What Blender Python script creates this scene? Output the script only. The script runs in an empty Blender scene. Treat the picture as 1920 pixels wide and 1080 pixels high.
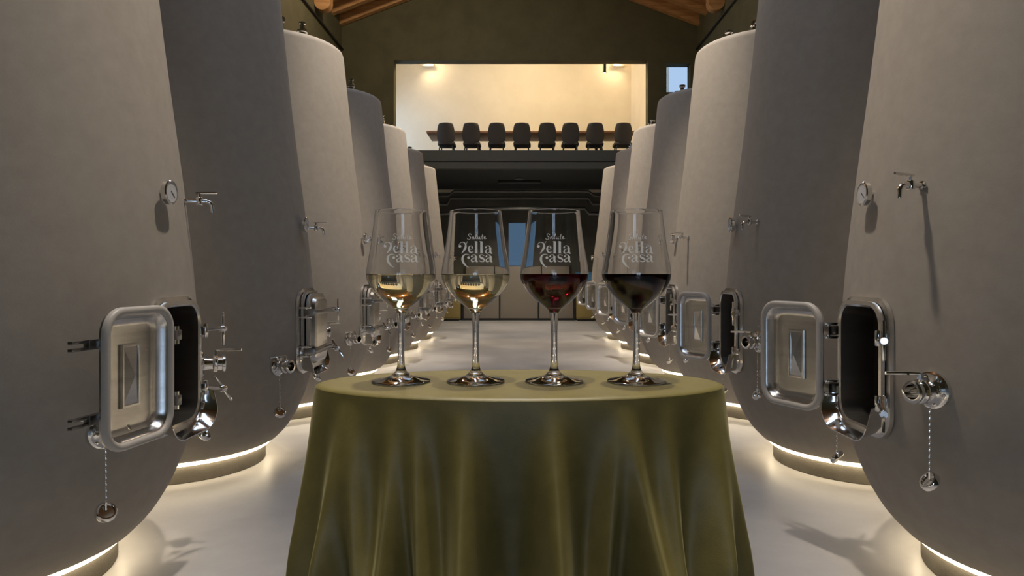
import bpy, bmesh, math, random
from mathutils import Vector, Matrix
random.seed(7)
PI = math.pi
scene = bpy.context.scene
C = scene.collection

# ------------------------------------------------------------------ camera
F, CX, CY = 1300.0, 974.0, 515.0          # focal length and principal point in pixels of 1920x1080
EYE = 1.25
cam_d = bpy.data.cameras.new('camera')
cam = bpy.data.objects.new('camera', cam_d)
C.objects.link(cam)
cam.location = (0, 0, EYE)
cam.rotation_euler = (PI / 2, 0, 0)
cam_d.sensor_width = 36.0
cam_d.lens = 36.0 * F / 1920.0
cam_d.shift_x = -(CX - 960.0) / 1920.0
cam_d.shift_y = -(540.0 - CY) / 1920.0
cam_d.clip_start = 0.02
scene.camera = cam

# ------------------------------------------------------------------ colour management
vs = scene.view_settings
vs.view_transform = 'Standard'
vs.look = 'None'
vs.gamma = 1.0
vs.exposure = 0.3
vs.use_curve_mapping = False

# ------------------------------------------------------------------ world (overcast daylight outside the windows)
world = bpy.data.worlds.new('sky')
scene.world = world
world.use_nodes = True
bg = world.node_tree.nodes['Background']
bg.inputs['Color'].default_value = (0.60, 0.79, 1.06, 1)
bg.inputs['Strength'].default_value = 2.8

# ------------------------------------------------------------------ dimensions of the hall
XW = 3.85            # side walls
YF, YB, YE = -3.6, 15.0, 19.0   # entrance wall, gable wall, far wall
EAVE, SLOPE = 6.62, 0.38
XC, Y1, SP, NT = 2.29, 2.84, 1.79, 7

SKX, SKY0, SKY1 = .6, 0.0, 12.0      # unseen ridge skylight, added for cool top light
roof_top = EAVE + .2 + (XW - .6) * SLOPE + .02
# ------------------------------------------------------------------ ceiling lamps over the aisle and added fill
def light(name, kind, loc, energy, col, rot=(0, 0, 0), **kw):
    d = bpy.data.lights.new(name, kind)
    d.energy = energy
    d.color = col
    for k, v in kw.items():
        setattr(d, k, v)
    o = bpy.data.objects.new(name, d)
    o.location = loc
    o.rotation_euler = rot
    C.objects.link(o)
    return o
WARM = (1.0, 0.84, 0.66)
def aim(loc, tgt):
    return (Vector(tgt) - Vector(loc)).to_track_quat('-Z', 'Y').to_euler()
for y, e in ((6.3, 820), (9.9, 820), (13.3, 620)):
    for s in (-1, 1):
        p = (0.18 * s, y, 6.5)
        light('ceiling_spot_light', 'SPOT', p, e, WARM, aim(p, (s * 1.7, y + 0.2, 2.2)), spot_size=math.radians(40), spot_blend=0.95, shadow_soft_size=0.06)
for s in (-1, 1):
    p = (0.2 * s, 3.15, 6.5)
    light('ceiling_spot_light', 'SPOT', p, 720, WARM, aim(p, (s * 1.75, 2.6, 2.2)), spot_size=math.radians(36), spot_blend=1.0, shadow_soft_size=0.12)
p = (0.25, 1.75, 6.3)
light('table_spot_light', 'SPOT', p, 640, (1.0, 0.88, 0.70), aim(p, (0, 0.93, 1.0)), spot_size=math.radians(26), spot_blend=0.8, shadow_soft_size=0.10)
p = (-0.30, 0.35, 6.2)
light('table_spot_light', 'SPOT', p, 520, (1.0, 0.88, 0.70), aim(p, (0, 0.82, 0.9)), spot_size=math.radians(22), spot_blend=0.8, shadow_soft_size=0.10)
for x, y, e in ((-2.3, 11.6, 90), (0.9, 10.5, 30), (-1.2, 4.0, 40)):
    light('ceiling_fill_light', 'POINT', (x, y, 6.9), e, WARM, shadow_soft_size=.15)  # unseen point lights added to brighten rafters and walls
# daylight through the upper-room window and the unseen entrance glazing and skylight added for fill (portals only guide the sky light)
def portal(name, loc, rot, sx, sy):
    o = light(name, 'AREA', loc, 1, (1, 1, 1), rot, shape='RECTANGLE', size=sx, size_y=sy)
    o.data.cycles.is_portal = True
portal('entrance_fill_portal', (0, YF + 0.05, 1.2), (PI / 2, 0, 0), 1.2, 2.0)
portal('added_skylight_portal', (0, 6.0, roof_top), (0, 0, 0), 1.2, 12.0)
portal('upper_window_portal', (-XW - 0.02, 17.2, 4.975), (PI / 2, 0, -PI / 2), 3.0, 1.85)

# ================================================================== materials
def mat(name, col, rough=0.5, metal=0.0, **kw):
    m = bpy.data.materials.new(name)
    m.use_nodes = True
    b = m.node_tree.nodes['Principled BSDF']
    b.inputs['Base Color'].default_value = (*col, 1)
    b.inputs['Roughness'].default_value = rough
    b.inputs['Metallic'].default_value = metal
    for k, v in kw.items():
        b.inputs[k].default_value = v
    return m
def noisy(m, c1, c2, scale, detail=6, bump=0.0, bscale=None, stretch=(1, 1, 1), rough=None, lo=0.35, hi=0.65, coord='Object', bdist=0.01):
    nt = m.node_tree
    b = nt.nodes['Principled BSDF']
    tc = nt.nodes.new('ShaderNodeTexCoord')
    mp = nt.nodes.new('ShaderNodeMapping')
    mp.inputs['Scale'].default_value = stretch
    nt.links.new(tc.outputs[coord], mp.inputs['Vector'])
    n = nt.nodes.new('ShaderNodeTexNoise')
    n.inputs['Scale'].default_value = scale
    n.inputs['Detail'].default_value = detail
    n.inputs['Roughness'].default_value = 0.62
    nt.links.new(mp.outputs['Vector'], n.inputs['Vector'])
    r = nt.nodes.new('ShaderNodeValToRGB')
    r.color_ramp.elements[0].position = lo
    r.color_ramp.elements[1].position = hi
    r.color_ramp.elements[0].color = (*c1, 1)
    r.color_ramp.elements[1].color = (*c2, 1)
    nt.links.new(n.outputs['Fac'], r.inputs['Fac'])
    nt.links.new(r.outputs['Color'], b.inputs['Base Color'])
    if rough:
        mr = nt.nodes.new('ShaderNodeMapRange')
        mr.inputs['To Min'].default_value = rough[0]
        mr.inputs['To Max'].default_value = rough[1]
        nt.links.new(n.outputs['Fac'], mr.inputs['Value'])
        nt.links.new(mr.outputs['Result'], b.inputs['Roughness'])
    if bump:
        n2 = nt.nodes.new('ShaderNodeTexNoise')
        n2.inputs['Scale'].default_value = bscale or scale * 6
        n2.inputs['Detail'].default_value = 4
        nt.links.new(mp.outputs['Vector'], n2.inputs['Vector'])
        bp = nt.nodes.new('ShaderNodeBump')
        bp.inputs['Strength'].default_value = bump
        bp.inputs['Distance'].default_value = bdist
        nt.links.new(n2.outputs['Fac'], bp.inputs['Height'])
        nt.links.new(bp.outputs['Normal'], b.inputs['Normal'])
    return m
M = {}
M['concrete'] = noisy(mat('tank_concrete', (.4, .37, .34), 0.75), (.328, .30, .265), (.373, .344, .305), 14.0, 12, 0.12, 220, lo=.3, hi=.7, bdist=.002)
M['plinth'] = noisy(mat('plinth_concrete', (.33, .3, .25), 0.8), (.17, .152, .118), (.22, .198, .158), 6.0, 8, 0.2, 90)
M['inside'] = mat('tank_inside_shade', (.045, .04, .036), 0.6)  # concrete interior with its shade put into the colour
M['floor'] = noisy(mat('floor_microcement', (.5, .48, .45), 0.35), (.52, .51, .505), (.66, .65, .64), 1.3, 8, 0.05, 60, rough=(.28, .46))
M['olive'] = noisy(mat('olive_wall', (.12, .115, .05), 0.85), (.085, .078, .034), (.11, .1, .046), 2.0, 6, 0.1, 80)
M['cream'] = noisy(mat('cream_plaster', (.78, .70, .56), 0.9), (.74, .68, .56), (.80, .74, .62), 1.2, 5, 0.05, 60)
M['dark'] = mat('dark_fascia', (.075, .082, .075), 0.6)
M['dark2'] = mat('dark_soffit', (.03, .033, .036), 0.7)
M['farwall'] = noisy(mat('grey_green_plaster', (.10, .10, .09), 0.8), (.09, .09, .08), (.12, .12, .11), 2.0)
M['panel'] = mat('taupe_panel', (.30, .265, .22), 0.5)
M['mustard'] = mat('mustard_panel', (.36, .27, .09), 0.6)
M['wood'] = noisy(mat('rafter_wood', (.5, .27, .1), 0.55), (.40, .19, .06), (.60, .33, .13), 7.0, 6, 0.1, 30, stretch=(.25, 2.5, 2.5))
M['board'] = noisy(mat('ceiling_board_wood', (.4, .21, .08), 0.6), (.33, .16, .05), (.48, .26, .10), 6.0, 6, 0.1, 30, stretch=(.25, 2.5, 2.5))
M['tablewood'] = noisy(mat('table_wood', (.32, .16, .07), 0.5), (.26, .12, .05), (.38, .2, .09), 5.0, 6, stretch=(.3, 3, 3))
M['chrome'] = mat('polished_steel', (.80, .79, .77), 0.10, 1.0)
M['steel'] = noisy(mat('brushed_steel', (.72, .70, .67), 0.24, 1.0), (.66, .645, .62), (.76, .745, .72), 3.0, 4, 0.04, 60, stretch=(1, 1, 12))
M['darksteel'] = mat('dark_cast_steel', (.30, .29, .28), 0.3, 1.0)  # darker metal of the hatch cross arms
M['gasket'] = mat('pale_gasket', (.50, .48, .45), 0.45)
M['dial'] = mat('dial_face', (.62, .64, .68), 0.25)
M['black'] = mat('black_metal', (.02, .02, .02), 0.45)
M['chair'] = mat('charcoal_upholstery', (.08, .075, .07), 0.85)
M['pipe'] = mat('grey_pipe', (.16, .16, .155), 0.4, 0.6)
def emis(name, col, st):
    m = bpy.data.materials.new(name)
    m.use_nodes = True
    b = m.node_tree.nodes['Principled BSDF']
    b.inputs['Base Color'].default_value = (.8, .8, .8, 1)
    b.inputs['Emission Color'].default_value = (*col, 1)
    b.inputs['Emission Strength'].default_value = st
    return m
M['led'] = emis('led_strip_glow', (1.0, .82, .56), 6.5)
M['lampglow'] = emis('lamp_glow', (1.0, .78, .48), 30.0)
M['cloth'] = noisy(mat('olive_satin', (.145, .122, .038), 0.46), (.13, .109, .033), (.158, .133, .042), 30.0, 5, 0.12, 900, bdist=.002)
M['cloth'].node_tree.nodes['Principled BSDF'].inputs['Sheen Weight'].default_value = 0.2
M['cloth'].node_tree.nodes['Principled BSDF'].inputs['Sheen Roughness'].default_value = 0.4
M['cloth'].node_tree.nodes['Principled BSDF'].inputs['Sheen Tint'].default_value = (.8, .74, .4, 1)
def glassmat(name, col, ior, rough=0.0):
    m = mat(name, col, rough)
    b = m.node_tree.nodes['Principled BSDF']
    b.inputs['Transmission Weight'].default_value = 1.0
    b.inputs['IOR'].default_value = ior
    return m
M['glass'] = glassmat('clear_glass', (1, 1, 1), 1.47)
M['pane'] = glassmat('window_glass', (.2, .215, .23), 1.1)
M['bluepane'] = glassmat('tinted_window_glass', (.03, .042, .05), 1.1)
M['white_wine'] = glassmat('white_wine', (.985, .92, .66), 1.34)
M['red_wine'] = glassmat('red_wine', (.065, .0025, .005), 1.34)
M['dark_wine'] = glassmat('dark_red_wine', (.012, .002, .003), 1.34)
M['print'] = mat('frosted_print', (.85, .85, .84), 0.6)

# ================================================================== mesh helpers
class MB:
    def __init__(s):
        s.v, s.f = [], []
    def add(s, vs, fs, T=None):
        b = len(s.v)
        s.v += [tuple(T @ Vector(p)) if T is not None else tuple(p) for p in vs]
        s.f += [tuple(b + i for i in f) for f in fs]
        return s
    def box(s, x0, x1, y0, y1, z0, z1, T=None):
        vs = [(x, y, z) for x in (x0, x1) for y in (y0, y1) for z in (z0, z1)]
        return s.add(vs, [(0, 1, 3, 2), (4, 6, 7, 5), (0, 4, 5, 1), (2, 3, 7, 6), (0, 2, 6, 4), (1, 5, 7, 3)], T)
    def cbox(s, x0, x1, y0, y1, z0, z1, c, T=None):      # box with chamfered edges
        bm = bmesh.new()
        vs = [bm.verts.new((x, y, z)) for x in (x0, x1) for y in (y0, y1) for z in (z0, z1)]
        for f in [(0, 1, 3, 2), (4, 6, 7, 5), (0, 4, 5, 1), (2, 3, 7, 6), (0, 2, 6, 4), (1, 5, 7, 3)]:
            bm.faces.new([vs[i] for i in f])
        bmesh.ops.bevel(bm, geom=bm.edges[:], offset=c, segments=2, affect='EDGES', profile=.5)
        bm.verts.index_update()
        s.add([v.co[:] for v in bm.verts], [[v.index for v in f.verts] for f in bm.faces], T)
        bm.free()
        return s
    def lathe(s, prof, n=32, T=None, closed=False):      # prof: (r, z) list, axis z
        vs, fs, rings = [], [], []
        for r, z in prof:
            if r < 1e-6:
                rings.append([len(vs)])
                vs.append((0, 0, z))
            else:
                rings.append(list(range(len(vs), len(vs) + n)))
                vs += [(r * math.cos(2 * PI * i / n), r * math.sin(2 * PI * i / n), z) for i in range(n)]
        pairs = list(zip(rings, rings[1:])) + ([(rings[-1], rings[0])] if closed else [])
        for a, b in pairs:
            for i in range(n):
                j = (i + 1) % n
                if len(a) == 1 and len(b) == 1:
                    continue
                if len(a) == 1:
                    fs.append((a[0], b[j], b[i]))
                elif len(b) == 1:
                    fs.append((a[i], a[j], b[0]))
                else:
                    fs.append((a[i], a[j], b[j], b[i]))
        return s.add(vs, fs, T)
    def tube(s, pts, r, n=10, T=None, caps=True):
        pts = [Vector(p) for p in pts]
        rs = r if isinstance(r, (list, tuple)) else [r] * len(pts)
        vs, fs = [], []
        up = None
        for k, p in enumerate(pts):
            d = (pts[min(k + 1, len(pts) - 1)] - pts[max(k - 1, 0)]).normalized()
            if up is None:
                up = Vector((0, 0, 1)) if abs(d.z) < .9 else Vector((1, 0, 0))
            a = d.cross(up).normalized()
            up = a.cross(d).normalized()
            for i in range(n):
                t = 2 * PI * i / n
                vs.append(p + rs[k] * (a * math.cos(t) + up * math.sin(t)))
        for k in range(len(pts) - 1):
            for i in range(n):
                j = (i + 1) % n
                fs.append((k * n + j, k * n + i, (k + 1) * n + i, (k + 1) * n + j))
        if caps:
            fs.append(tuple(range(n)))
            fs.append(tuple(reversed(range((len(pts) - 1) * n, len(pts) * n))))
        return s.add(vs, fs, T)
    def loops(s, loops, T=None, close=False, cap0=False, cap1=False):   # bridge equal-length loops of 3-D points
        n = len(loops[0])
        vs = [p for l in loops for p in l]
        fs = []
        m = len(loops)
        for k in range(m if close else m - 1):
            k2 = (k + 1) % m
            for i in range(n):
                j = (i + 1) % n
                fs.append((k * n + i, k * n + j, k2 * n + j, k2 * n + i))
        if cap0:
            fs.append(tuple(reversed(range(n))))
        if cap1:
            fs.append(tuple(range((m - 1) * n, m * n)))
        return s.add(vs, fs, T)
    def mesh(s, name, smooth=40):
        me = bpy.data.meshes.new(name)
        me.from_pydata([tuple(p) for p in s.v], [], s.f)
        bm = bmesh.new()
        bm.from_mesh(me)
        bmesh.ops.recalc_face_normals(bm, faces=bm.faces[:])
        bm.to_mesh(me)
        bm.free()
        if smooth:
            for p in me.polygons:
                p.use_smooth = True
            me.set_sharp_from_angle(angle=math.radians(smooth))
        me.update()
        return me
    def build(s, name, m, parent=None, smooth=40, **kw):
        return put(name, s.mesh(name, smooth), m, parent, **kw)
def put(name, me, m, parent=None, **kw):
    o = bpy.data.objects.new(name, me)
    if m is not None and not me.materials:
        me.materials.append(M[m])
    C.objects.link(o)
    o.parent = parent
    for k, v in kw.items():
        o[k] = v
    return o
def empty(name, loc=(0, 0, 0), rz=0.0, label=None, category=None, group=None):
    o = bpy.data.objects.new(name, None)
    o.empty_display_size = .1
    o.location = loc
    o.rotation_euler = (0, 0, rz)
    C.objects.link(o)
    if label:
        o['label'] = label
        o['category'] = category
    if group:
        o['group'] = group
    return o
def copy_tree(o, parent=None):
    c = o.copy()
    C.objects.link(c)
    c.parent = parent
    for ch in list(o.children):
        copy_tree(ch, c)
    return c
def axis_T(origin, zdir, xhint=(0, 0, 1)):               # matrix whose local z points along zdir
    z = Vector(zdir).normalized()
    x = Vector(xhint)
    x = (x - x.dot(z) * z)
    if x.length < 1e-4:
        x = Vector((1, 0, 0)) - Vector((1, 0, 0)).dot(z) * z
    x.normalize()
    y = z.cross(x)
    R = Matrix((x, y, z)).transposed().to_4x4()
    return Matrix.Translation(Vector(origin)) @ R
def rr(w, h, r, n=6):                                    # rounded rectangle outline (a, b)
    out = []
    for cx, cy, a0 in ((w / 2 - r, h / 2 - r, 0), (-w / 2 + r, h / 2 - r, PI / 2), (-w / 2 + r, -h / 2 + r, PI), (w / 2 - r, -h / 2 + r, 1.5 * PI)):
        for i in range(n + 1):
            a = a0 + PI / 2 * i / n
            out.append((cx + r * math.cos(a), cy + r * math.sin(a)))
    return out
def S(o):
    o['kind'] = 'structure'
    return o

# ================================================================== the hall
S(MB().box(-XW - .3, XW + .3, YF - .3, YE + .3, -.2, 0).build('floor', 'floor', smooth=0))
S(MB().box(-XW - .25, -XW, YF, YB, 0, 6.9).build('wall_left', 'olive', smooth=0))
S(MB().box(XW, XW + .25, YF, YB, 0, 6.9).build('wall_right', 'olive', smooth=0))
# entrance wall behind the camera ; its glazed opening is added for cool fill
w = MB()
w.box(-XW - .25, -.6, YF - .25, YF, 0, 8.4)
w.box(.6, XW + .25, YF - .25, YF, 0, 8.4)
w.box(-.6, .6, YF - .25, YF, 2.2, 8.4)
w.box(-.6, .6, YF - .25, YF, 0, .2)
S(w.build('wall_front', 'olive', smooth=0))
wf = MB()
for x in (-.56, 0, .56):
    wf.box(x - .04, x + .04, YF - .2, YF - .08, .2, 2.2)
for z in (.24, 2.16):
    wf.box(-.6, .6, YF - .2, YF - .08, z - .04, z + .04)
wo = S(wf.build('added_window', 'black', smooth=0))
# gable wall with the large opening
OL, OR, OT, SLAB = -2.72, 2.78, 5.89, 3.94
WX0, WX1, WZ0, WZ1 = 3.18, 3.70, 5.20, 5.82
w = MB()
w.box(-XW - .25, OL, YB, YB + .28, 0, 6.6)
w.box(OR, WX0, YB, YB + .28, 0, 6.6)
w.box(WX0, XW + .25, YB, YB + .28, 0, WZ0)
w.box(WX0, XW + .25, YB, YB + .28, WZ1, 6.6)
w.box(WX1, XW + .25, YB, YB + .28, WZ0, WZ1)
w.box(OL, OR, YB, YB + .28, OT, 6.6)
w.add([(-XW - .25, YB, 6.6), (XW + .25, YB, 6.6), (XW + .25, YB, 6.9), (0, YB, 6.9 + XW * SLOPE), (-XW - .25, YB, 6.9),
       (-XW - .25, YB + .28, 6.6), (XW + .25, YB + .28, 6.6), (XW + .25, YB + .28, 6.9), (0, YB + .28, 6.9 + XW * SLOPE), (-XW - .25, YB + .28, 6.9)],
      [(0, 1, 2, 3, 4), (9, 8, 7, 6, 5), (0, 5, 6, 1), (1, 6, 7, 2), (2, 7, 8, 3), (3, 8, 9, 4), (4, 9, 5, 0)])
S(w.build('wall_back', 'olive', smooth=0))
wn = S(MB().box(WX0, WX1, YB + .18, YB + .19, WZ0, WZ1).build('window_2', 'pane', smooth=0))
# upper room behind the gable: slab, side walls, far wall, ceiling
S(MB().box(-XW, XW, YB + .02, YE, 3.58, SLAB).build('floor_mezzanine', 'dark2', smooth=0))
S(MB().box(OL - .02, OR + .02, YB - .03, YB + .05, 3.70, SLAB).build('trim_1', 'dark', smooth=0))
S(MB().box(OL - .02, OR + .02, YB - .08, YB + .05, 3.53, 3.675).build('trim_2', 'dark', smooth=0))
w = MB()
w.box(-XW - .25, XW + .25, YE, YE + .25, 3.5, 7.4)
S(w.build('wall_far_upper', 'cream', smooth=0))
w = MB()
w.box(-XW - .25, -XW, YB + .28, 15.7, SLAB, 7.4)
w.box(-XW - .25, -XW, 18.7, YE, SLAB, 7.4)
w.box(-XW - .25, -XW, 15.7, 18.7, SLAB, 4.05)
w.box(-XW - .25, -XW, 15.7, 18.7, 5.9, 7.4)
S(w.build('wall_left_upper', 'cream', smooth=0))
S(MB().box(WX0 - .12, WX0 - .02, YB + .28, YE, SLAB, 7.4).build('wall_right_upper', 'cream', smooth=0))
S(MB().box(-XW - .25, WX0, YB + .28, YE + .25, 7.15, 7.4).build('ceiling_upper', 'cream', smooth=0))
# below the mezzanine
PX0, PX1, PZ0, PZ1 = -.30, .17, 1.50, 2.68
w = MB()
w.box(-XW - .25, PX0, YE, YE + .25, 0, 3.5)
w.box(PX1, XW + .25, YE, YE + .25, 0, 3.5)
w.box(PX0, PX1, YE, YE + .25, 0, PZ0)
w.box(PX0, PX1, YE, YE + .25, PZ1, 3.5)
S(w.build('wall_far_lower', 'farwall', smooth=0))
S(MB().box(PX0, PX1, YE + .1, YE + .12, PZ0, PZ1).build('window_3', 'bluepane', smooth=0))
S(MB().box(-XW - .25, -XW, YB, YE, 0, 3.58).build('wall_left_lower', 'olive', smooth=0))
S(MB().box(XW, XW + .25, YB, YE, 0, 3.58).build('wall_right_lower', 'olive', smooth=0))

# roof: two pitches, boards seen from below as separate planks near the gable, rafters
def roof_z(x, off=0.0):
    return EAVE + .2 + off + (XW - abs(x)) * SLOPE
for s, nm in ((-1, 'ceiling_left'), (1, 'ceiling_right')):
    w = MB()
    xs = (s * (XW + .3), s * SKX)
    vs = []
    for y in (YF - .3, YB + .3):
        for x in xs:
            vs += [(x, y, roof_z(x, .03)), (x, y, roof_z(x, .15))]
    w.add(vs, [(0, 2, 3, 1), (4, 5, 7, 6), (0, 1, 5, 4), (2, 6, 7, 3), (0, 4, 6, 2), (1, 3, 7, 5)])
    roof = S(w.build(nm, 'board', smooth=0))
    n = 16
    for i in range(n):                                   # boards running along the hall
        xa = (SKX + (XW - SKX) * i / n) * s
        xb = (SKX + (XW - SKX) * (i + 1) / n) * s - .012 * s
        w = MB()
        vs = []
        for y in (YF, YB):
            for x in (xa, xb):
                vs += [(x, y, roof_z(x)), (x, y, roof_z(x, .029))]
        w.add(vs, [(0, 2, 3, 1), (4, 5, 7, 6), (0, 1, 5, 4), (2, 6, 7, 3), (0, 4, 6, 2), (1, 3, 7, 5)])
        w.build('board', 'board', roof, smooth=0)
    if s > 0:                                            # closed ridge at both ends of the added skylight
        for ya, yb in ((YF - .3, SKY0), (SKY1, YB + .3)):
            S(MB().box(-SKX - .05, SKX + .05, ya, yb, roof_z(SKX, .03), roof_z(SKX, .6)).build('trim_5' if ya < 0 else 'trim_6', 'board', smooth=0))
    # rafters with a rounded foot
    y = YB - .10
    k = 0
    proto = None
    while y > 2:
        if proto is None:
            prof = [(s * XW, roof_z(XW, 0.0)), (s * SKX, roof_z(SKX, 0.0)), (s * SKX, roof_z(SKX, -.21)), (s * XW, roof_z(XW, -.21))]
            w = MB()
            w.add([(x, -.07, z) for x, z in prof] + [(x, .07, z) for x, z in prof],
                  [(0, 1, 2, 3), (7, 6, 5, 4), (0, 4, 5, 1), (1, 5, 6, 2), (2, 6, 7, 3), (3, 7, 4, 0)])
            proto = w.build('rafter', 'wood', roof, smooth=0)
            o = proto
        else:
            o = proto.copy()
            C.objects.link(o)
        o.location = (0, y, 0)
        y -= .62
    # rounded corbels under the main trusses, fixed to the wall
    w = MB()
    pts = []
    for i in range(9):
        a = PI * i / 8
        pts.append((.15 - .15 * math.cos(a), 6.36 - .14 * math.sin(a)))
    pts += [(.30, roof_z(XW - .30)), (0, roof_z(XW))]
    n = len(pts)
    vs = [(s * (XW - p[0]), -.1, p[1]) for p in pts] + [(s * (XW - p[0]), .1, p[1]) for p in pts]
    w.add(vs, [tuple(range(n)), tuple(reversed(range(n, 2 * n)))] + [(i, (i + 1) % n, (i + 1) % n + n, i + n) for i in range(n)])
    me = w.mesh('corbel', 30)
    for yy in (13.1, 9.6, 6.1):
        put('corbel', me, 'wood', roof).location = (0, yy, 0)
S(MB().tube([(-XW + .03, YF + .1, 6.12), (-XW + .03, YB - .02, 6.12)], .022, 8).build('trim_3', 'black'))
S(MB().tube([(XW - .03, YF + .1, 6.12), (XW - .03, YB - .02, 6.12)], .018, 8).build('trim_4', 'black'))

# ------------------------------------------------------------------ far lower room furnishings
wp = empty('storage_partition', (0, YE - .06, 0), 0, 'low taupe partition of three panels along the dark far wall', 'partition')
cols = [(-1.52, -.56), (-.52, .50), (.54, 1.46)]
for a, b in cols:
    MB().cbox(a, b, -.03, .03, .06, 1.48, .008).build('panel', 'panel', wp)
MB().box(-1.56, 1.50, -.02, .03, 0, .06).build('plinth_rail', 'black', wp, smooth=0)
for x in (-1.54, -.54, .52, 1.48):
    MB().box(x - .018, x + .018, -.035, .03, .0, 1.50).build('upright', 'black', wp, smooth=0)
for x0, x1, lb in ((-2.1, -1.6, 'mustard painted low cabinet left of the taupe partition at the far wall'), (1.54, 2.05, 'mustard painted low cabinet right of the taupe partition at the far wall')):
    cb = empty('low_cabinet', ((x0 + x1) / 2, YE - .2, 0), 0, lb, 'cabinet', 'mustard cabinets at the far wall')
    hw = (x1 - x0) / 2
    MB().cbox(-hw, hw, -.15, .17, .06, 1.05, .01).build('body', 'mustard', cb)
    MB().box(-hw + .03, hw - .03, -.12, .15, 0, .06).build('kickboard', 'black', cb, smooth=0)
    MB().cbox(-hw + .03, hw - .03, -.168, -.15, .1, 1.01, .005).build('door', 'mustard', cb)
# blue lit bin / crate at right of the far room
bx = empty('blue_crate', (1.88, 18.78, 1.05), 0, 'small light blue crate on the right mustard cabinet', 'crate')
mb_c = mat('blue_plastic', (.10, .28, .52), .4); M['blue'] = mb_c
cr = MB()
cr.box(-.17, .17, -.12, .12, 0, .02)
for a in ((-.17, -.155, -.12, .12), (.155, .17, -.12, .12), (-.17, .17, -.12, -.105), (-.17, .17, .105, .12)):
    cr.box(*a, .02, .26)
cr.build('crate_body', 'blue', bx, smooth=0)
MB().loops([[(x, y, z) for x, y in rr(w_, d_, .02, 3)] for w_, d_, z in ((.36, .26, .24), (.36, .26, .27), (.31, .21, .27), (.31, .21, .24))], close=True).build('rim', 'blue', bx)
def pipe(pts, r, label):
    b = MB().tube(pts, r, 10)
    o = b.build('ceiling_pipe', 'pipe')
    o['label'] = label
    o['category'] = 'pipe'
    o['group'] = 'pipes under the mezzanine'
    return o
pipe([(-2.6, 18, 3.29), (-1.86, 18, 3.29), (-1.70, 18, 3.42), (1.78, 18, 3.42), (1.96, 18, 3.29), (2.6, 18, 3.27)], .034, 'uppermost grey pipe with stepped ends under the mezzanine ceiling')
pipe([(-2.6, 17.9, 3.07), (-1.86, 17.9, 3.07), (-1.78, 17.9, 3.23), (1.78, 17.9, 3.23), (1.88, 17.9, 3.07), (2.6, 17.9, 3.07)], .040, 'middle grey pipe with stepped ends under the mezzanine')
pipe([(-2.6, 17.8, 2.80), (-1.66, 17.8, 2.83), (-1.56, 17.8, 2.95), (1.68, 17.8, 2.95), (1.78, 17.8, 2.82), (2.6, 17.8, 2.80)], .045, 'lowest and thickest grey pipe spanning the dark far room')
ac = empty('ceiling_diffuser', (.0, 17.2, 3.58), 0, 'black slotted air diffuser on the dark soffit of the mezzanine', 'air diffuser')
MB().cbox(-.53, .53, -.10, .10, -.06, 0, .008).build('housing', 'black', ac)
for i in range(4):
    MB().box(-.5, .5, -.075 + i * .043, -.055 + i * .043, -.07, -.06).build('slat', 'pipe', ac, smooth=0)

lp = empty('soffit_lamp', (.0, 16.75, 3.58), 0, 'small round lamp on the dark soffit in front of the black diffuser', 'lamp')
MB().lathe([(0, 0), (.11, 0), (.12, -.01), (.12, -.03), (.10, -.035), (0, -.035)], 24).build('housing', 'pipe', lp)
MB().lathe([(0, -.0352), (.085, -.0352), (.08, -.042), (0, -.044)], 24).build('diffuser', 'pipe', lp)
light('soffit_lamp_light', 'SPOT', (.0, 16.75, 3.50), 190, (1, .86, .68), spot_size=math.radians(140), spot_blend=.8, shadow_soft_size=.08)
# ------------------------------------------------------------------ upper room: table, chairs, lamps
TY = 17.12
tb = empty('tasting_table', (.27, TY, SLAB), 0, 'long brown wooden tasting table behind the row of chairs in the upper room', 'table')
MB().cbox(-2.5, 2.5, -.52, .52, .70, .76, .012).build('table_top', 'tablewood', tb)
for x in (-1.35, 1.6):
    for sgn in (-1, 1):
        MB().tube([(x, .42 * sgn, .70), (x + .22, .30 * sgn, 0)], [.04, .03], 8).build('leg', 'black', tb)
    MB().box(x - .05, x + .05, -.45, .45, .66, .70).build('cross_bar', 'black', tb, smooth=0)
def make_chair():
    ch = empty('dining_chair')
    # upholstered back: rounded shell, wide in the middle and narrower at both ends
    b = MB()
    lps = []
    for z, wd, dp in ((.40, .34, -.19), (.44, .40, -.205), (.52, .47, -.215), (.62, .505, -.22), (.72, .49, -.235), (.82, .45, -.25), (.89, .41, -.262), (.925, .37, -.268), (.94, .30, -.27)):
        ring = []
        for i in range(12):
            t = -1 + 2 * i / 11
            ring.append((wd / 2 * t, dp - .035 + .05 * t * t, z))
        for i in range(12):
            t = 1 - 2 * i / 11
            ring.append((wd / 2 * t * .96, dp + .03 + .05 * t * t, z))
        lps.append(ring)
    b.loops(lps, cap0=True, cap1=True)
    b.build('backrest', 'chair', ch, smooth=50)
    s_ = MB()
    s_.loops([[(x, y + .02, z) for x, y in rr(w_, d_, .09, 4)] for w_, d_, z in ((.42, .42, .38), (.47, .47, .40), (.48, .48, .44), (.46, .46, .465), (.40, .40, .47))], cap0=True, cap1=True)
    s_.build('seat', 'chair', ch)
    for x in (-1, 1):
        for y in (-1, 1):
            MB().tube([(x * .17, y * .16, .39), (x * .22, y * .22, 0)], [.02, .012], 8).build('leg', 'black', ch)
    return ch
ch0 = make_chair()
chair_px = [836, 884, 931, 979, 1026, 1070, 1117, 1169]
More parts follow.
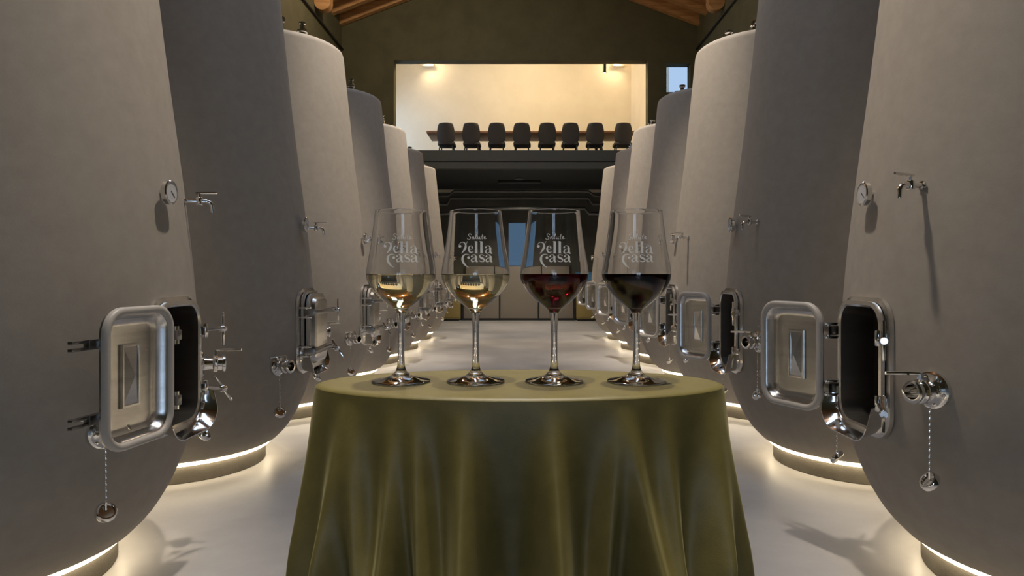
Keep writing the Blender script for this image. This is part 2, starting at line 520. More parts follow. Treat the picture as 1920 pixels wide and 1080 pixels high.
ords = ['leftmost dark upholstered chair at the long tasting table upstairs', 'second dark upholstered chair from the left end of the tasting table upstairs', 'third dark upholstered chair from the left end of the tasting table upstairs', 'fourth dark upholstered chair from the left end of the tasting table upstairs', 'fourth dark upholstered chair from the right end of the tasting table upstairs', 'third dark upholstered chair from the right end of the tasting table upstairs', 'second dark upholstered chair from the right end of the tasting table upstairs', 'rightmost dark upholstered chair at the long tasting table upstairs']
CHY = 16.42
for i, px in enumerate(chair_px):
    c = ch0 if i == 0 else copy_tree(ch0)
    c.location = ((px - CX) * (CHY - .25) / F, CHY, SLAB)
    c.scale = (.85, 1, .9)
    c.rotation_euler = (0, 0, random.uniform(-.05, .05))
    c['label'] = ords[i]
    c['category'] = 'chair'
    c['group'] = 'chairs at the upstairs tasting table'
for x, lb in ((-2.50, 'left recessed warm wall lamp high in the upper room'), (2.70, 'right recessed warm wall lamp high in the upper room')):
    l = empty('wall_washer_lamp', (x, YE, 6.98), 0, lb, 'lamp', 'warm lamps of the upper room')
    MB().cbox(-.16, .16, -.12, -.001, -.05, .05, .008).build('housing', 'cream', l)
    MB().box(-.13, .13, -.10, -.02, .05, .056).build('diffuser', 'lampglow', l, smooth=0)
    light('wall_lamp_light', 'SPOT', (x, YE - .22, 7.10), 35, (1, .76, .46), aim((x, YE - .22, 7.10), (x * .4, YE - .1, 4.4)), spot_size=math.radians(150), spot_blend=.9, shadow_soft_size=.12)
light('upper_room_light', 'POINT', (.3, 16.2, 6.95), 220, (1, .79, .50), shadow_soft_size=.3)
pl = empty('cylinder_spot', (1.95, 15.9, 7.15), 0, 'slim black cylinder spotlight hanging at the upper right of the lit opening', 'lamp')
MB().tube([(0, 0, 0), (0, 0, -.98)], .008, 8).build('suspension_rod', 'black', pl)
MB().lathe([(0, -.98), (.035, -.98), (.04, -.99), (.04, -1.28), (.034, -1.28), (.034, -1.24), (0, -1.24)], 20).build('housing', 'black', pl)
MB().lathe([(0, -1.262), (.03, -1.262), (.03, -1.27), (0, -1.27)], 16).build('bulb', 'lampglow', pl)

# ================================================================== concrete tanks
PROF = [(.14, .600), (.15, .640), (.225, .712), (.354, .787), (.517, .847), (.645, .873), (.80, .884), (.95, .884), (1.11, .877), (1.36, .856), (1.70, .818), (2.13, .764), (2.50, .722), (3.17, .655), (3.29, .642)]
def catmull(P, n=6):
    out = []
    for i in range(len(P) - 1):
        p0, p1, p2, p3 = P[max(i - 1, 0)], P[i], P[i + 1], P[min(i + 2, len(P) - 1)]
        for k in range(n):
            t = k / n
            out.append(tuple(.5 * (2 * b + (c - a) * t + (2 * a - 5 * b + 4 * c - d) * t * t + (3 * b - a - 3 * c + d) * t ** 3) for a, b, c, d in zip(p0, p1, p2, p3)))
    out.append(P[-1])
    return out
prof_s = [(r, h) for h, r in catmull(PROF[1:], 3)]
def rad(h):
    for (r0, h0), (r1, h1) in zip(prof_s, prof_s[1:]):
        if h0 <= h <= h1:
            return r0 + (r1 - r0) * (h - h0) / (h1 - h0)
    return prof_s[-1][0]
outer = [(0, .13), (.58, .13), (.61, .135)] + prof_s + [(.634, 3.315), (.615, 3.33), (0, 3.36)]
inner = [(0, 3.25), (.52, 3.22)] + [(r - .09, h) for r, h in reversed(prof_s) if .25 < h < 3.2] + [(.5, .24), (0, .22)]
body_me = MB().lathe(outer + inner, 128).mesh('tank_body', 35)
# hatch opening cut through the shell
HC = .882                                     # centre height of the hatch
cut = MB().loops([[(x, a, HC + b) for a, b in rr(.336, .496, .085)] for x in (.55, 1.1)], cap0=True, cap1=True).mesh('hatch_cutter', 0)
ob = bpy.data.objects.new('tmp_body', body_me); oc = bpy.data.objects.new('tmp_cut', cut)
C.objects.link(ob); C.objects.link(oc)
md = ob.modifiers.new('b', 'BOOLEAN'); md.object = oc; md.operation = 'DIFFERENCE'; md.solver = 'EXACT'
dg = bpy.context.evaluated_depsgraph_get()
body_cut = bpy.data.meshes.new_from_object(ob.evaluated_get(dg))
bpy.data.objects.remove(ob); bpy.data.objects.remove(oc)
body_cut.name = 'tank_body_shell'
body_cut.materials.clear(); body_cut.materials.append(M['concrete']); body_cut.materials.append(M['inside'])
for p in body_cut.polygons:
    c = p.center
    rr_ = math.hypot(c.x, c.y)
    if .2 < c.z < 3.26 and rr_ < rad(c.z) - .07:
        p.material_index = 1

def surf(az, h, d=0.0):
    a = math.radians(az)
    r = rad(h) + d
    return Vector((r * math.cos(a), r * math.sin(a), h))
def dirs(az):
    a = math.radians(az)
    return Vector((math.cos(a), math.sin(a), 0)), Vector((-math.sin(a), math.cos(a), 0))

def chain_mesh(p0, p1):
    b = MB()
    p0, p1 = Vector(p0), Vector(p1)
    n = max(4, int((p1 - p0).length / .011))
    for i in range(n):
        c = p0.lerp(p1, (i + .5) / n)
        r, hz = .0042, .0068
        if i % 2:
            vs = [c + Vector(q) for q in ((r, 0, 0), (0, .0016, 0), (-r, 0, 0), (0, -.0016, 0), (0, 0, hz), (0, 0, -hz))]
        else:
            vs = [c + Vector(q) for q in ((.0016, 0, 0), (0, r, 0), (-.0016, 0, 0), (0, -r, 0), (0, 0, hz), (0, 0, -hz))]
        b.add(vs, [(0, 1, 4), (1, 2, 4), (2, 3, 4), (3, 0, 4), (1, 0, 5), (2, 1, 5), (3, 2, 5), (0, 3, 5)])
    return b

def make_door(root):
    """hatch door, origin on the hinge axis; closed it reaches towards +y, its outside faces +x"""
    W, Hh, y0 = .355, .487, .030
    yc = y0 + W / 2
    def L(w_, h_, r_, x):
        return [(x, yc + a, b) for a, b in rr(w_, h_, r_)]
    d = MB()
    t = .004
    inside = [L(W, Hh, .088, .012), L(W, Hh, .088, -.006), L(W - .055, Hh - .055, .064, -.004), L(W - .066, Hh - .066, .060, .002), L(W - .085, Hh - .085, .052, .030), L(W - .105, Hh - .105, .044, .036), L(W - .135, Hh - .135, .032, .038)]
    outside = [L(W - .135, Hh - .135, .032, .042), L(W - .10, Hh - .10, .044, .040), L(W - .075, Hh - .075, .055, .034), L(W - .055, Hh - .055, .064, .012)]
    d.loops(inside, cap1=True)
    d.loops(outside + [L(W, Hh, .088, .012)], cap0=True)
    door = d.build('hatch_door', 'steel', root, smooth=32)
    # gasket ring on the inside rim
    g = MB()
    g.loops([L(W + .002, Hh + .002, .089, .004), L(W + .002, Hh + .002, .089, -.010), L(W - .012, Hh - .012, .083, -.017), L(W - .036, Hh - .036, .072, -.017), L(W - .05, Hh - .05, .066, -.010), L(W - .05, Hh - .05, .066, -.002)], close=True)
    g.build('gasket', 'gasket', door, smooth=50)
    # stiffening pad: border and shallow four-sided pyramid
    pw, ph = .092, .225
    e = MB()
    def R(w_, h_, x):
        return [(x, yc + a, b) for a, b in ((w_ / 2, h_ / 2), (-w_ / 2, h_ / 2), (-w_ / 2, -h_ / 2), (w_ / 2, -h_ / 2))]
    e.loops([R(pw, ph, .040), R(pw - .004, ph - .004, .028), R(pw - .018, ph - .018, .028), R(pw - .022, ph - .022, .033)])
    b0 = len(e.v)
    e.v += R(pw - .022, ph - .022, .033) + [(.014, yc, 0)]
    e.f += [(b0, b0 + 1, b0 + 4), (b0 + 1, b0 + 2, b0 + 4), (b0 + 2, b0 + 3, b0 + 4), (b0 + 3, b0, b0 + 4)]
    e.build('pyramid_pad', 'steel', door, smooth=0)
    # two cross arms with forked ends on the outside, reaching back to the hinge
    for z in (.125, -.125):
        a = MB()
        a.cbox(.040, .066, -.012, y0 + W + .005, z - .017, z + .017, .004)
        a.cbox(-.014, .062, -.018, .012, z - .020, z + .020, .005)
        a.cbox(.044, .062, y0 + W, y0 + W + .075, z + .007, z + .017, .002)
        a.cbox(.044, .062, y0 + W, y0 + W + .075, z - .017, z - .007, .002)
        a.build('cross_arm', 'darksteel', door)
        MB().tube([(0, 0, z - .034), (0, 0, z + .034)], .011, 12).build('hinge_pin', 'chrome', door)
    return door

def make_tank():
    T = empty('concrete_wine_tank')
    put('tank_body', body_cut, None, T)
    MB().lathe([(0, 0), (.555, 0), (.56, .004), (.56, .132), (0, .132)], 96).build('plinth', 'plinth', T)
    MB().lathe([(.560, .108), (.588, .108), (.592, .112), (.592, .130), (.560, .130)], 96, closed=True).build('led_strip', 'led', T)
    # hatch neck and frame
    fr = MB()
    def L(w_, h_, r_, x):
        return [(x, a, HC + b) for a, b in rr(w_, h_, r_)]
    fr.loops([L(.335, .495, .085, .76), L(.335, .495, .085, .888), L(.360, .520, .092, .889), L(.362, .522, .093, .904), L(.332, .492, .083, .906), L(.316, .476, .076, .900), L(.315, .475, .075, .76)], close=True)
    fr.build('hatch_frame', 'steel', T, smooth=35)
    fl = MB()
    fl.loops([L(.395, .555, .105, .862), L(.395, .555, .105, .878), L(.360, .520, .092, .884), L(.352, .512, .09, .862)], close=True)
    fl.build('wall_flange', 'steel', T, smooth=35)
    # hinge lugs on the left, swing bolts on the right
    for z in (.125, -.125):
        for dz in (.030, -.030):
            MB().cbox(.870, .958, -.200, -.172, HC + z + dz - .006, HC + z + dz + .006, .003).build('hinge_lug', 'chrome', T)
    for z, tilt, hang in ((.125, 0.0, .0), (-.125, .62, .02)):
        b = MB()
        b.cbox(.868, .926, .174, .184, HC + z - .02, HC + z + .02, .003)
        b.build('bolt_lug', 'chrome', T)
        b = MB().lathe([(0, -.03), (.010, -.03), (.012, -.026), (.012, .026), (.010, .03), (0, .03)], 12)
        bolt = b.build('swing_bolt', 'chrome', T)
        bolt.location = (.918, .188, HC + z)
        rod = MB().tube([(0, 0, 0), (.105, 0, -hang)], .006, 8)
        rod.lathe([(0, -.016), (.013, -.016), (.015, -.01), (.015, .01), (.013, .016), (0, .016)], 12, axis_T((.105, 0, -hang), (1, 0, 0)))
        rod.build('threaded_rod', 'chrome', bolt)
        c = Vector((.110, 0, -hang))
        dv = Vector((-math.sin(tilt), math.sin(tilt) * .2, math.cos(tilt))).normalized()
        MB().tube([c - dv * .075, c - dv * .07, c + dv * .07, c + dv * .075], [.004, .0065, .0065, .004], 8).build('tee_handle', 'chrome', bolt)
    # curved discharge lip under the hatch
    base = [(y, z) for y, z in rr(.366, .526, .095, 8)]
    path = [(-.183, -.12)] + [q for q in base if q[1] < -.15 and q[0] < 0] + [(-.03, -.263), (.03, -.263)] + [q for q in base if q[1] < -.15 and q[0] > 0] + [(.183, -.12)]
    lps = []
    for x, e in ((.872, 1.0), (.900, 1.0), (.925, 1.03), (.955, 1.08), (.970, 1.11)):
        lps.append([(x - (.02 if x > .93 else 0) * max(0, (z + .2) / .08), y * e, HC + z - (e - 1) * .22) for y, z in path])
    n = len(path) - 1
    sp = MB()
    vs = [p for l in lps for p in l]
    m = n + 1
    fs = [(k * m + i, k * m + i + 1, (k + 1) * m + i + 1, (k + 1) * m + i) for k in range(len(lps) - 1) for i in range(n)]
    sp.add(vs, fs)
    vs2 = [(p[0], p[1] * .98, p[2] + .004) for p in vs]
    b0 = len(sp.v)
    sp.add(vs2, [tuple(reversed(f)) for f in fs])
    k = len(lps) - 1
    sp.f += [(k * m + i, k * m + i + 1, b0 + k * m + i + 1, b0 + k * m + i) for i in range(n)]
    sp.build('discharge_lip', 'chrome', T, smooth=60)
    # thermometer above the hatch
    n_, t_ = dirs(-1.5)
    p = surf(-1.5, 1.585)
    Tm = axis_T(p, n_)
    g = MB().lathe([(0, -.03), (.010, -.03), (.010, .022), (.046, .024), (.050, .028), (.050, .044), (.046, .048), (.041, .048), (.041, .044), (0, .044)], 32, Tm)
    gg = g.build('thermometer', 'chrome', T)
    MB().lathe([(0, .0442), (.0405, .0442), (.0405, .0462), (0, .0462)], 28, Tm).build('dial', 'dial', gg)
    MB().box(-.030, .006, -.0018, .0018, .0462, .0472, Tm @ Matrix.Rotation(.9, 4, 'Z')).build('needle', 'black', gg, smooth=0)
    # sampling tap to the right of it
    n_, t_ = dirs(18.5)
    p = surf(18.5, 1.58)
    Tm = axis_T(p, n_)
    tp = MB().lathe([(0, -.03), (.010, -.03), (.010, .002), (.018, .003), (.018, .008), (.010, .010), (.010, .06), (0, .06)], 16, Tm)
    tp.lathe([(0, -.017), (.013, -.017), (.015, -.012), (.015, .014), (.012, .018), (0, .018)], 14, Matrix.Translation(p + n_ * .062))
    tap = tp.build('sampling_tap', 'chrome', T)
    q = p + n_ * .062
    MB().tube([q, q + n_ * .028 + Vector((0, 0, .002)), q + n_ * .045 + Vector((0, 0, -.006)), q + n_ * .053 + Vector((0, 0, -.022)), q + n_ * .054 + Vector((0, 0, -.05))], [.011, .010, .009, .009, .008], 10).build('spout', 'chrome', tap)
    h = MB().tube([q + Vector((0, 0, .012)), q + Vector((0, 0, .036))], .006, 8)
    h.tube([q - n_ * .015 + Vector((0, 0, .037)), q + n_ * .03 + Vector((0, 0, .038)), q + n_ * .075 + Vector((0, 0, .041))], [.005, .0065, .005], 8)
    h.build('lever', 'chrome', tap)
    # racking valve (right) and drain valve (left): flange, stub pipe, lever, cap on a chain
    for az, hh, fr_, nm, stub, cl in ((24.0, .838, .066, 'racking_valve', .105, .28), (-24.5, .69, .060, 'drain_valve', .10, .24)):
        n_, t_ = dirs(az)
        p = surf(az, hh)
        Tm = axis_T(p, n_)
        v = MB().lathe([(0, -.06), (fr_ - .004, -.06), (fr_, -.056), (fr_, .014), (fr_ - .006, .019), (.040, .021), (.031, .026), (.028, .045), (.028, stub - .045), (.040, stub - .042), (.042, stub - .038), (.042, stub - .026), (.034, stub - .022), (.034, stub - .004), (.040, stub), (.040, stub + .009), (.034, stub + .012), (.026, stub + .012), (.026, stub - .07), (0, stub - .07)], 32, Tm)
        vo = v.build(nm, 'chrome', T, smooth=30)
        for i in range(6):
            a = 2 * PI * i / 6 + .3
            MB().lathe([(0, .014), (.006, .014), (.006, .024), (0, .025)], 6, Tm @ Matrix.Translation((.052 * math.cos(a) * fr_ / .066, .052 * math.sin(a) * fr_ / .066, 0))).build('bolt', 'chrome', vo)
        q = p + n_ * (stub - .032)
        l = MB().tube([q + Vector((0, 0, .036)), q + Vector((0, 0, .062))], .007, 8)
        ld = n_ * .11 - t_ * .05 if nm == 'racking_valve' else t_ * -.11 - n_ * .02
        l.tube([q + Vector((0, 0, .062)), q + Vector((0, 0, .064)) + ld * .45, q + Vector((0, 0, .064)) + ld], [.006, .008, .006], 8)
        l.build('lever', 'chrome', vo)
        hz = hh - .045 - cl
        # the chain hangs free from the stub collar
        top = p + n_ * .018 + Vector((0, 0, -fr_ + .006))
        out = max(rad(hz + .03), rad(hh)) + .022
        nn = n_ * (out - rad(hh))
        bot = p + nn
        bot.z = hz + .035
        top = p + nn * .9
        top.z = hh - fr_ + .004
        chain_mesh(top, bot).build('chain', 'chrome', vo, kind='stuff')
        MB().tube([p + nn * .2 + Vector((0, 0, -fr_ + .012)), top], .003, 6).build('chain_eye', 'chrome', vo)
        ct = axis_T(Vector((bot.x, bot.y, hz)), n_ * .75 + Vector((0, 0, .65)) - t_ * .25)
        MB().lathe([(0, -.012), (.030, -.012), (.036, -.008), (.036, .006), (.031, .012), (.026, .012), (.024, .004), (0, .002)], 24, ct).build('cap', 'chrome', vo)
        MB().tube([bot, Vector((bot.x, bot.y, hz + .008))], .004, 6).build('cap_eye', 'chrome', vo)
    # fittings on the crown
    a0 = MB().lathe([(0, 3.33), (.24, 3.33), (.25, 3.34), (.25, 3.40), (.235, 3.41), (.22, 3.41), (.16, 3.45), (0, 3.46)], 40)
    tl = a0.build('crown_lid', 'chrome', T)
    MB().lathe([(0, 3.45), (.022, 3.45), (.022, 3.56), (.038, 3.57), (.038, 3.61), (.02, 3.625), (0, 3.63)], 16, Matrix.Translation((.10, -.06, 0))).build('relief_valve', 'chrome', tl)
    MB().tube([(.10, -.15, 3.59), (.10, -.06, 3.59), (.10, .03, 3.59)], [.008, .012, .008], 8).build('relief_lever', 'chrome', tl)
    ftg = MB().lathe([(0, 3.30), (.03, 3.30), (.03, 3.40), (.042, 3.405), (.042, 3.42), (.02, 3.43), (.02, 3.47), (.03, 3.475), (.03, 3.49), (0, 3.495)], 18, Matrix.Translation((.36, -.26, 0)))
    ftg.tube([(.36, -.26, 3.45), (.36, -.16, 3.455), (.36, -.13, 3.43)], [.014, .014, .012], 8)
    ftg.build('crown_valve', 'chrome', T)
    ftg = MB().lathe([(0, 3.30), (.022, 3.30), (.022, 3.42), (.036, 3.43), (.036, 3.45), (0, 3.455)], 18, Matrix.Translation((.40, .16, 0)))
    ftg.build('crown_cap', 'chrome', T)
    door = make_door(T)
    door.location = (.945, -.185, HC)
    return T, door

tank0, door0 = make_tank()
WORD = ['nearest', 'second', 'third', 'fourth', 'fifth', 'sixth', 'farthest']
for side, nm in ((-1, 'left'), (1, 'right')):
    for k in range(NT):
        t = tank0 if (side == -1 and k == 0) else copy_tree(tank0)
        t.location = (side * XC, Y1 + k * SP, 0)
        t.rotation_euler = (0, 0, 0 if side < 0 else PI)
        dr = [c for c in t.children if c.name.startswith('hatch_door')][0]
        ang = 155 if side > 0 else (188 if k == 0 else 0)
        dr.location = (.975, -.185, HC + .012) if (side < 0 and k == 0) else ((.945 if side > 0 else .925), -.185, HC)
        dr.rotation_euler = (0, 0, -math.radians(ang))
        for c in t.children:
            if c.name.startswith('swing_bolt'):
                c.rotation_euler = (0, 0, math.radians(72 if ang else 0))
        lab = {0: 'nearest grey concrete wine tank of the %s row', 6: 'farthest grey concrete wine tank of the %s row, beside the dark far room'}.get(k, WORD[k] + ' grey concrete wine tank from the camera in the %s row') % nm
        if k == 0:
            lab += ', its steel hatch swung wide open'
        t['label'] = lab
        t['category'] = 'tank'
        t['group'] = 'conical concrete wine tanks'

# ================================================================== table with cloth
TD, TA, TBB, TH = .963, .279, .130, EYE - .153
tbl = empty('pedestal_table', (0, TD, 0), 0, 'slim oval pedestal table hidden under the olive tablecloth', 'table')
def oval(sc, z, n=64):
    return [(TA * sc * math.cos(2 * PI * i / n), TBB * sc * math.sin(2 * PI * i / n), z) for i in range(n)]
MB().loops([oval(.96, TH - .03), oval(.975, TH - .026), oval(.975, TH - .006), oval(.965, TH - .003)], cap0=True, cap1=True).build('table_top', 'tablewood', tbl)
MB().lathe([(0, .03), (.03, .03), (.022, .08), (.022, TH - .05), (.05, TH - .03), (0, TH - .03)], 20).build('column', 'black', tbl)
MB().loops([oval(.8, 0), oval(.8, .015), oval(.6, .03), oval(.1, .04)], cap0=True, cap1=True).build('foot', 'black', tbl)
# folds: (screen x at the rim, screen x at the bottom of the frame, width, height) in the front, then a regular back
rid = [(618, 566, .05, .8), (676, 629, .075, 1.0), (690, 702, .05, .75), (765, 741, .055, .95), (800, 810, .055, .9), (882, 874, .085, 1.15), (1030, 1032, .085, 1.15),
       (1140, 1108, .06, .6), (1150, 1198, .07, 1.0), (1222, 1232, .06, .85), (1312, 1302, .06, 1.0), (1330, 1366, .05, .8)]
folds = []
for a, b, w_, hgt in rid:
    ut = max(-.999, min(.999, (a - 976) / 377.0))
    ub = max(-.999, min(.999, (b - 964) / 432.0))
    folds.append((math.asin(ut), math.asin(ub), w_ * .95, hgt))
for i in range(11):
    q = PI / 2 + .25 + i * (PI - .5) / 10
    folds.append((q, q + random.uniform(-.05, .05), .11, random.uniform(.8, 1.1)))
def cloth_pt(psi, drop):
    # psi = 0 faces the camera, grows towards +x
    cx_, cy_ = TA * math.sin(psi), -TBB * math.cos(psi)
    nx, ny = math.sin(psi) / TA, -math.cos(psi) / TBB
    l = math.hypot(nx, ny); nx /= l; ny /= l
    # blend normal towards the radial direction
    k = min(drop / .28, 1.0)
    g = 0.0
    for a, b, w_, hgt in folds:
        c = a + (b - a) * min(drop / .26, 1.25) ** .9
        d = (psi - c + PI) % (2 * PI) - PI
        ds = math.hypot(TA * math.cos(c), TBB * math.sin(c))
        g += hgt * math.exp(-abs(d / max(w_, (.014 + .012 * math.sin(c) ** 2) / ds)) ** 1.7)
    amp = .080 * min(max(drop - .006, 0) / .20, 1.0) ** 1.35 * (1 + .25 * max(0, drop - .2))
    amp *= .40 + .60 * abs(math.cos(psi)) ** .7
    fl = .002 + (.135 + .03 * abs(math.sin(psi))) * drop / (1 + .35 * drop) + amp * (min(g, 1.4) - .55)
    rnd = .006
    z = TH + .001 - drop
    return (cx_ + nx * fl, cy_ + ny * fl, z)
N = 720
drops = [0.0, .0006, .0022, .005, .009, .014, .02, .028, .038, .05, .065, .08] + [.095 + .015 * i for i in range(66)]
drops = [d for d in drops if d < TH - .01]
lps = [[(TA * s_ * math.sin(2 * PI * i / N), -TBB * s_ * math.cos(2 * PI * i / N), TH + .004) for i in range(N)] for s_ in (.3, .7, .93, .975)]
lps.append([(TA * .99 * math.sin(2 * PI * i / N), -TBB * .985 * math.cos(2 * PI * i / N), TH + .0032) for i in range(N)])
for d in drops:
    lps.append([cloth_pt(2 * PI * i / N, d) for i in range(N)])
cl = MB().loops(lps, cap0=True).build('tablecloth', 'cloth', None, smooth=180)
cl.location = (0, TD, 0)
cl['label'] = 'olive green satin tablecloth falling in deep folds under the four wine glasses'
cl['category'] = 'tablecloth'

# ================================================================== wine glasses
TOPZ = TH + .0045
def ipx(y):
    return (721.5 - y) * TD / F
W_OUT = [(.0356, .2365), (.0372, .222), (.0395, .203), (.0425, .182), (.0455, .166), (.0474, .153), (.0476, .148), (.0462, .141), (.0425, .133), (.0365, .1245), (.0290, .1165), (.0215, .110), (.0145, .1045), (.0100, .1005), (.0070, .096)]
W_IN = [(.0350, .2365), (.0365, .222), (.0388, .203), (.0418, .182), (.0448, .166), (.0467, .153), (.0469, .148), (.0455, .1415), (.0417, .134), (.0356, .1257), (.0280, .1178), (.0205, .1115), (.013, .1068), (.006, .1048), (0, .1044)]
W_STEM = [(.0070, .096), (.0054, .088), (.0047, .075), (.0044, .055), (.0046, .035), (.0054, .022), (.0070, .016)]
W_FOOT = [(.0070, .016), (.0105, .0115), (.018, .0070), (.028, .0040), (.0385, .0022), (.0400, .0014), (.0396, .0003), (.030, .0002), (0, .0012)]
def prof_r(prof, z):
    for (r0, z0), (r1, z1) in zip(prof, prof[1:]):
        if min(z0, z1) <= z <= max(z0, z1):
            return r0 + (r1 - r0) * (z - z0) / (z1 - z0)
    return prof[0][0]
def smoothp(p, n=4):
    return catmull(p, n)
def open_mesh(prof, name, n=64):
    """lathe without normal recalculation: the listed order keeps the outside outside"""
    b = MB().lathe(prof, n)
    me = bpy.data.meshes.new(name)
    me.from_pydata(b.v, [], b.f)
    for p in me.polygons:
        p.use_smooth = True
    me.update()
    return me
outp = smoothp(W_OUT); inp = smoothp(W_IN)
# order from the foot upwards outside, over the lip, down inside (face winding of lathe: going up gives outward normals)
bowl_prof = list(reversed(outp)) + [(.03555, .2369), (.0353, .2370), (.03505, .2369)] + inp
bowl_me = open_mesh(bowl_prof, 'bowl')
stem_me = open_mesh(list(reversed(smoothp(W_STEM))), 'stem')
foot_me = open_mesh(list(reversed(smoothp(W_FOOT, 3))), 'foot')
for me in (bowl_me, stem_me, foot_me):
    me.materials.append(M['glass'])
FILL = .1495
winep = [(r + .0003, z) for r, z in inp if z < FILL]
wr = prof_r(inp, FILL) + .0003
wprof = [(0, winep[-1][1] - .0003)] + list(reversed(winep[:-1])) + [(wr, FILL), (wr - .0015, FILL - .0006), (wr - .004, FILL - .001), (0, FILL - .001)]
wine_me = open_mesh(wprof, 'wine')

# --- printed emblem: "Salute" in small script over "Della Casa"; strokes given in emblem units (x right, y up), widths in the same units
def bez(p0, p1, p2, p3, n=10):
    return [tuple((1 - t) ** 3 * a + 3 * (1 - t) ** 2 * t * b + 3 * (1 - t) * t * t * c + t ** 3 * d for a, b, c, d in zip(p0, p1, p2, p3)) for t in [i / n for i in range(n + 1)]]
STR = []
def stroke(pts, w0, w1=None, w2=None):
    n = len(pts)
    ws = []
    for i in range(n):
        t = i / (n - 1)
        if w1 is None:
            ws.append(w0)
        elif w2 is None:
            ws.append(w0 + (w1 - w0) * t)
        else:
            ws.append(w0 + (w1 - w0) * t * 2 if t < .5 else w1 + (w2 - w1) * (t * 2 - 1))
    STR.append((pts, ws))
def dot(x, y, r):
    STR.append(([(x - r, y), (x - r * .7, y), (x, y), (x + r * .7, y), (x + r, y)], [r * .3, r * 1.45, r * 2, r * 1.45, r * .3]))
# D of Della: ball terminal, hooked bowl
dot(3.2, 28.5, 2.6)
stroke(bez((1.2, 30.5), (3, 37), (10, 38), (13, 33)), .6, 1.0, 2.2)
stroke(bez((13, 33), (16, 28), (12, 21), (6, 15)), 2.6, 4.4, .7)
stroke(bez((14, 31), (15, 34), (17, 37), (18, 38)), 1.2, .8, .5)
# e l l a
stroke(bez((22, 22), (25, 22), (28, 23), (27, 26)), .8)
stroke(bez((27, 26), (26, 30.5), (20, 30), (19.5, 24)), 1.0, 1.0, 3.4)
stroke(bez((19.5, 24), (19.5, 17), (24, 15), (28, 18.5)), 3.4, 2.4, .7)
dot(25.8, 26, 1.5)
for x in (33.5, 43.0):
    stroke([(x, 37), (x, 16)], 4.3)
    stroke([(x - 3.2, 37.2), (x + 1.5, 37.2)], .9)
    stroke([(x - 3.2, 15.6), (x + 3.2, 15.6)], .9)
stroke(bez((50.5, 26), (51, 30.5), (59, 31), (59, 26)), 1.0, 1.0, 2.4)
stroke([(59.5, 26.5), (59.5, 18), (61.5, 15.6), (63.5, 15.4)], 4.0, 3.8, .8)
stroke(bez((58, 23.5), (54, 23), (50, 21), (51, 17.5)), .8, 1.2, 3.0)
stroke(bez((51, 17.5), (52, 14.5), (56, 15), (58, 18)), 3.0, 1.4, .8)
dot(51.2, 26.2, 1.7)
# C of Casa: big hook with ball and tail
stroke(bez((21, 11.5), (17, 15.5), (9, 14), (8, 6)), .7, 1.4, 4.2)
stroke(bez((8, 6), (7.5, -1), (13, -8), (19.5, -11)), 4.4, 3.6, .6)
dot(19.2, 7.2, 2.5)
# a s a
for x in (24.5, 51.5):
    stroke(bez((x, 9.5), (x + .5, 13.5), (x + 8, 14), (x + 8, 9.5)), 1.0, 1.0, 2.4)
    stroke([(x + 8.5, 10), (x + 8.5, 2), (x + 10, -.4), (x + 12, -.6)], 4.0, 3.8, .8)
    stroke(bez((x + 7, 7), (x + 3, 6.5), (x - .5, 4.5), (x + .3, 1.4)), .8, 1.2, 3.0)
    stroke(bez((x + .3, 1.4), (x + 1.2, -1.4), (x + 5, -1), (x + 7, 2)), 3.0, 1.4, .8)
    dot(x + .7, 9.6, 1.6)
stroke(bez((48, 10.5), (46, 13.5), (39.5, 13.5), (39.8, 9.6)), 1.0, 1.0, 2.4)
stroke(bez((39.8, 9.6), (40.5, 6.5), (48, 6), (48.3, 2.6)), 2.6, 3.6, 2.6)
stroke(bez((48.3, 2.6), (48.5, -1.4), (41, -1.6), (39, 2)), 2.2, 1.0, 1.4)
# small script word
stroke(bez((24.5, 49), (23, 53), (18, 51.5), (19.5, 48)), .8, 1.3, .9)
stroke(bez((19.5, 48), (22, 45.5), (25, 45), (21.5, 41.5)), 1.0, 1.4, .8)
stroke(bez((21.5, 41.5), (19, 40), (16.5, 41.5), (17.5, 43.5)), .8)
stroke(bez((29, 45.5), (26, 47), (24.5, 42.5), (26.5, 41.6)), .8, 1.2, .9)
stroke(bez((29, 45.8), (28.2, 42.5), (29, 41), (31, 42.5)), 1.3, 1.2, .6)
stroke(bez((31, 42.5), (35, 48), (36, 52), (34.5, 51.5)), .7, .9, 1.0)
stroke(bez((34.5, 51.5), (32.5, 50), (31.5, 41), (34.5, 42)), 1.2, 1.3, .7)
stroke(bez((36.5, 46), (35.5, 42.5), (36.5, 40.6), (39.5, 43.5)), 1.2, 1.1, .7)
stroke(bez((40, 46), (39.2, 42.5), (40, 41), (42, 42.2)), 1.2, 1.1, .6)
stroke(bez((45.5, 51), (44, 46), (43, 41), (45.5, 42)), 1.1, 1.2, .7)
stroke([(42.2, 47), (47.6, 47.6)], .8)
stroke(bez((47.5, 43.8), (51, 44.5), (51, 47.5), (48.8, 46.4)), .7, 1.0, .9)
stroke(bez((48.8, 46.4), (46.4, 43), (48.5, 40.8), (53, 43.5)), 1.1, 1.2, .5)
US = 65.0 / 64.0 * TD / F * .955         # emblem unit in metres (about one pixel of the photograph)
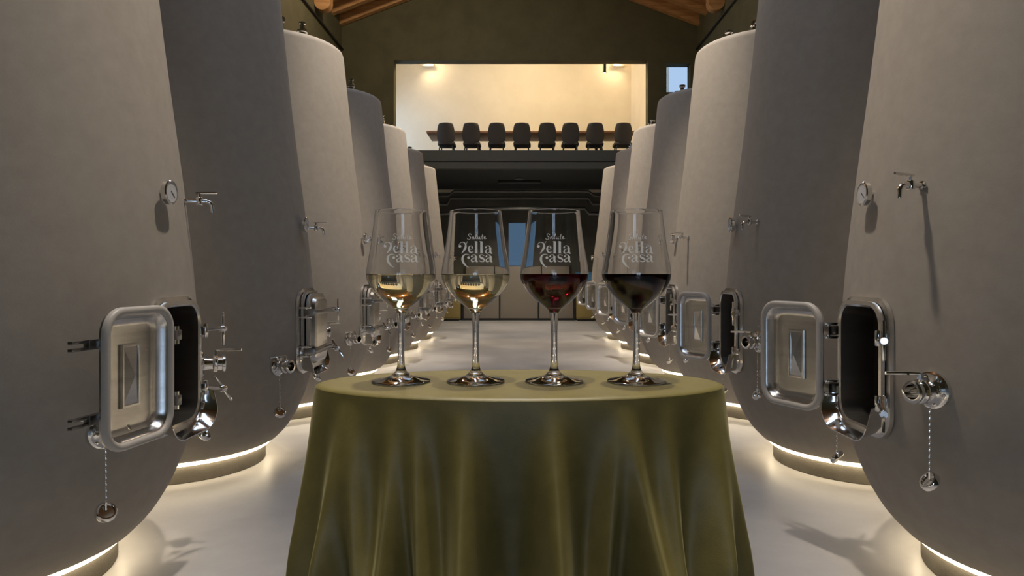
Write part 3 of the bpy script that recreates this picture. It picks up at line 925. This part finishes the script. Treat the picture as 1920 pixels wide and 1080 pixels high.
def emblem(x0px, xc_px, zbase):
    """emblem wrapped on the front of the bowl; x offset of emblem origin from the bowl axis in pixels"""
    vs, fs = [], []
    for pts, ws in STR:
        dense = [(pts[0], ws[0])]
        for i in range(1, len(pts)):
            (xa, ya), (xb, yb) = pts[i - 1], pts[i]
            nseg = max(1, int(math.hypot(xb - xa, yb - ya) / 2.5))
            for q in range(1, nseg + 1):
                t = q / nseg
                dense.append(((xa + (xb - xa) * t, ya + (yb - ya) * t), ws[i - 1] + (ws[i] - ws[i - 1]) * t))
        b = len(vs)
        n = len(dense)
        for i, ((x, y), w_) in enumerate(dense):
            xa, ya = dense[max(i - 1, 0)][0]
            xb, yb = dense[min(i + 1, n - 1)][0]
            l = math.hypot(xb - xa, yb - ya) or 1
            nx, ny = -(yb - ya) / l, (xb - xa) / l
            for s_ in (-.5, .5):
                ex, ey = x + nx * w_ * s_, y + ny * w_ * s_
                z = zbase + ey * US
                r = prof_r(outp, z) + .00025
                X = (ex + x0px) * US
                th = math.asin(max(-.99, min(.99, X / r)))
                vs.append((r * math.sin(th), -r * math.cos(th), z))
        fs += [(b + 2 * i, b + 2 * i + 1, b + 2 * i + 3, b + 2 * i + 2) for i in range(n - 1)]
    me = bpy.data.meshes.new('printed_emblem')
    me.from_pydata(vs, [], fs)
    me.materials.append(M['print'])
    return me
em_me = emblem(-32.5, 0, ipx(497.5))
GL = [(752, 'white_wine', 'stemmed glass of pale white wine at the left end of the row', -.01),
      (892, 'white_wine', 'second stemmed glass from the left, holding pale white wine', .0),
      (1039, 'red_wine', 'stemmed glass of ruby red wine, third from the left on the olive cloth', .0),
      (1193, 'dark_wine', 'stemmed glass of very dark red wine at the right end of the row', .01)]
for px, wm, lb, dy in GL:
    g = empty('wine_glass', ((px - CX) * TD / F, TD, TOPZ), 0, lb, 'wine glass', 'wine glasses on the tablecloth')
    g.rotation_euler = (0, 0, -math.atan2((px - CX), F))
    for nm, me in (('bowl', bowl_me), ('stem', stem_me), ('foot', foot_me)):
        put(nm, me, None, g)
    wm_me = wine_me.copy()
    wm_me.materials.append(M[wm])
    put('wine', wm_me, None, g, label={'white_wine': 'pale gold white wine', 'red_wine': 'ruby red wine', 'dark_wine': 'almost black red wine'}[wm])
    put('printed_emblem', em_me, None, g, label='white printed lettering reading Salute Della Casa')
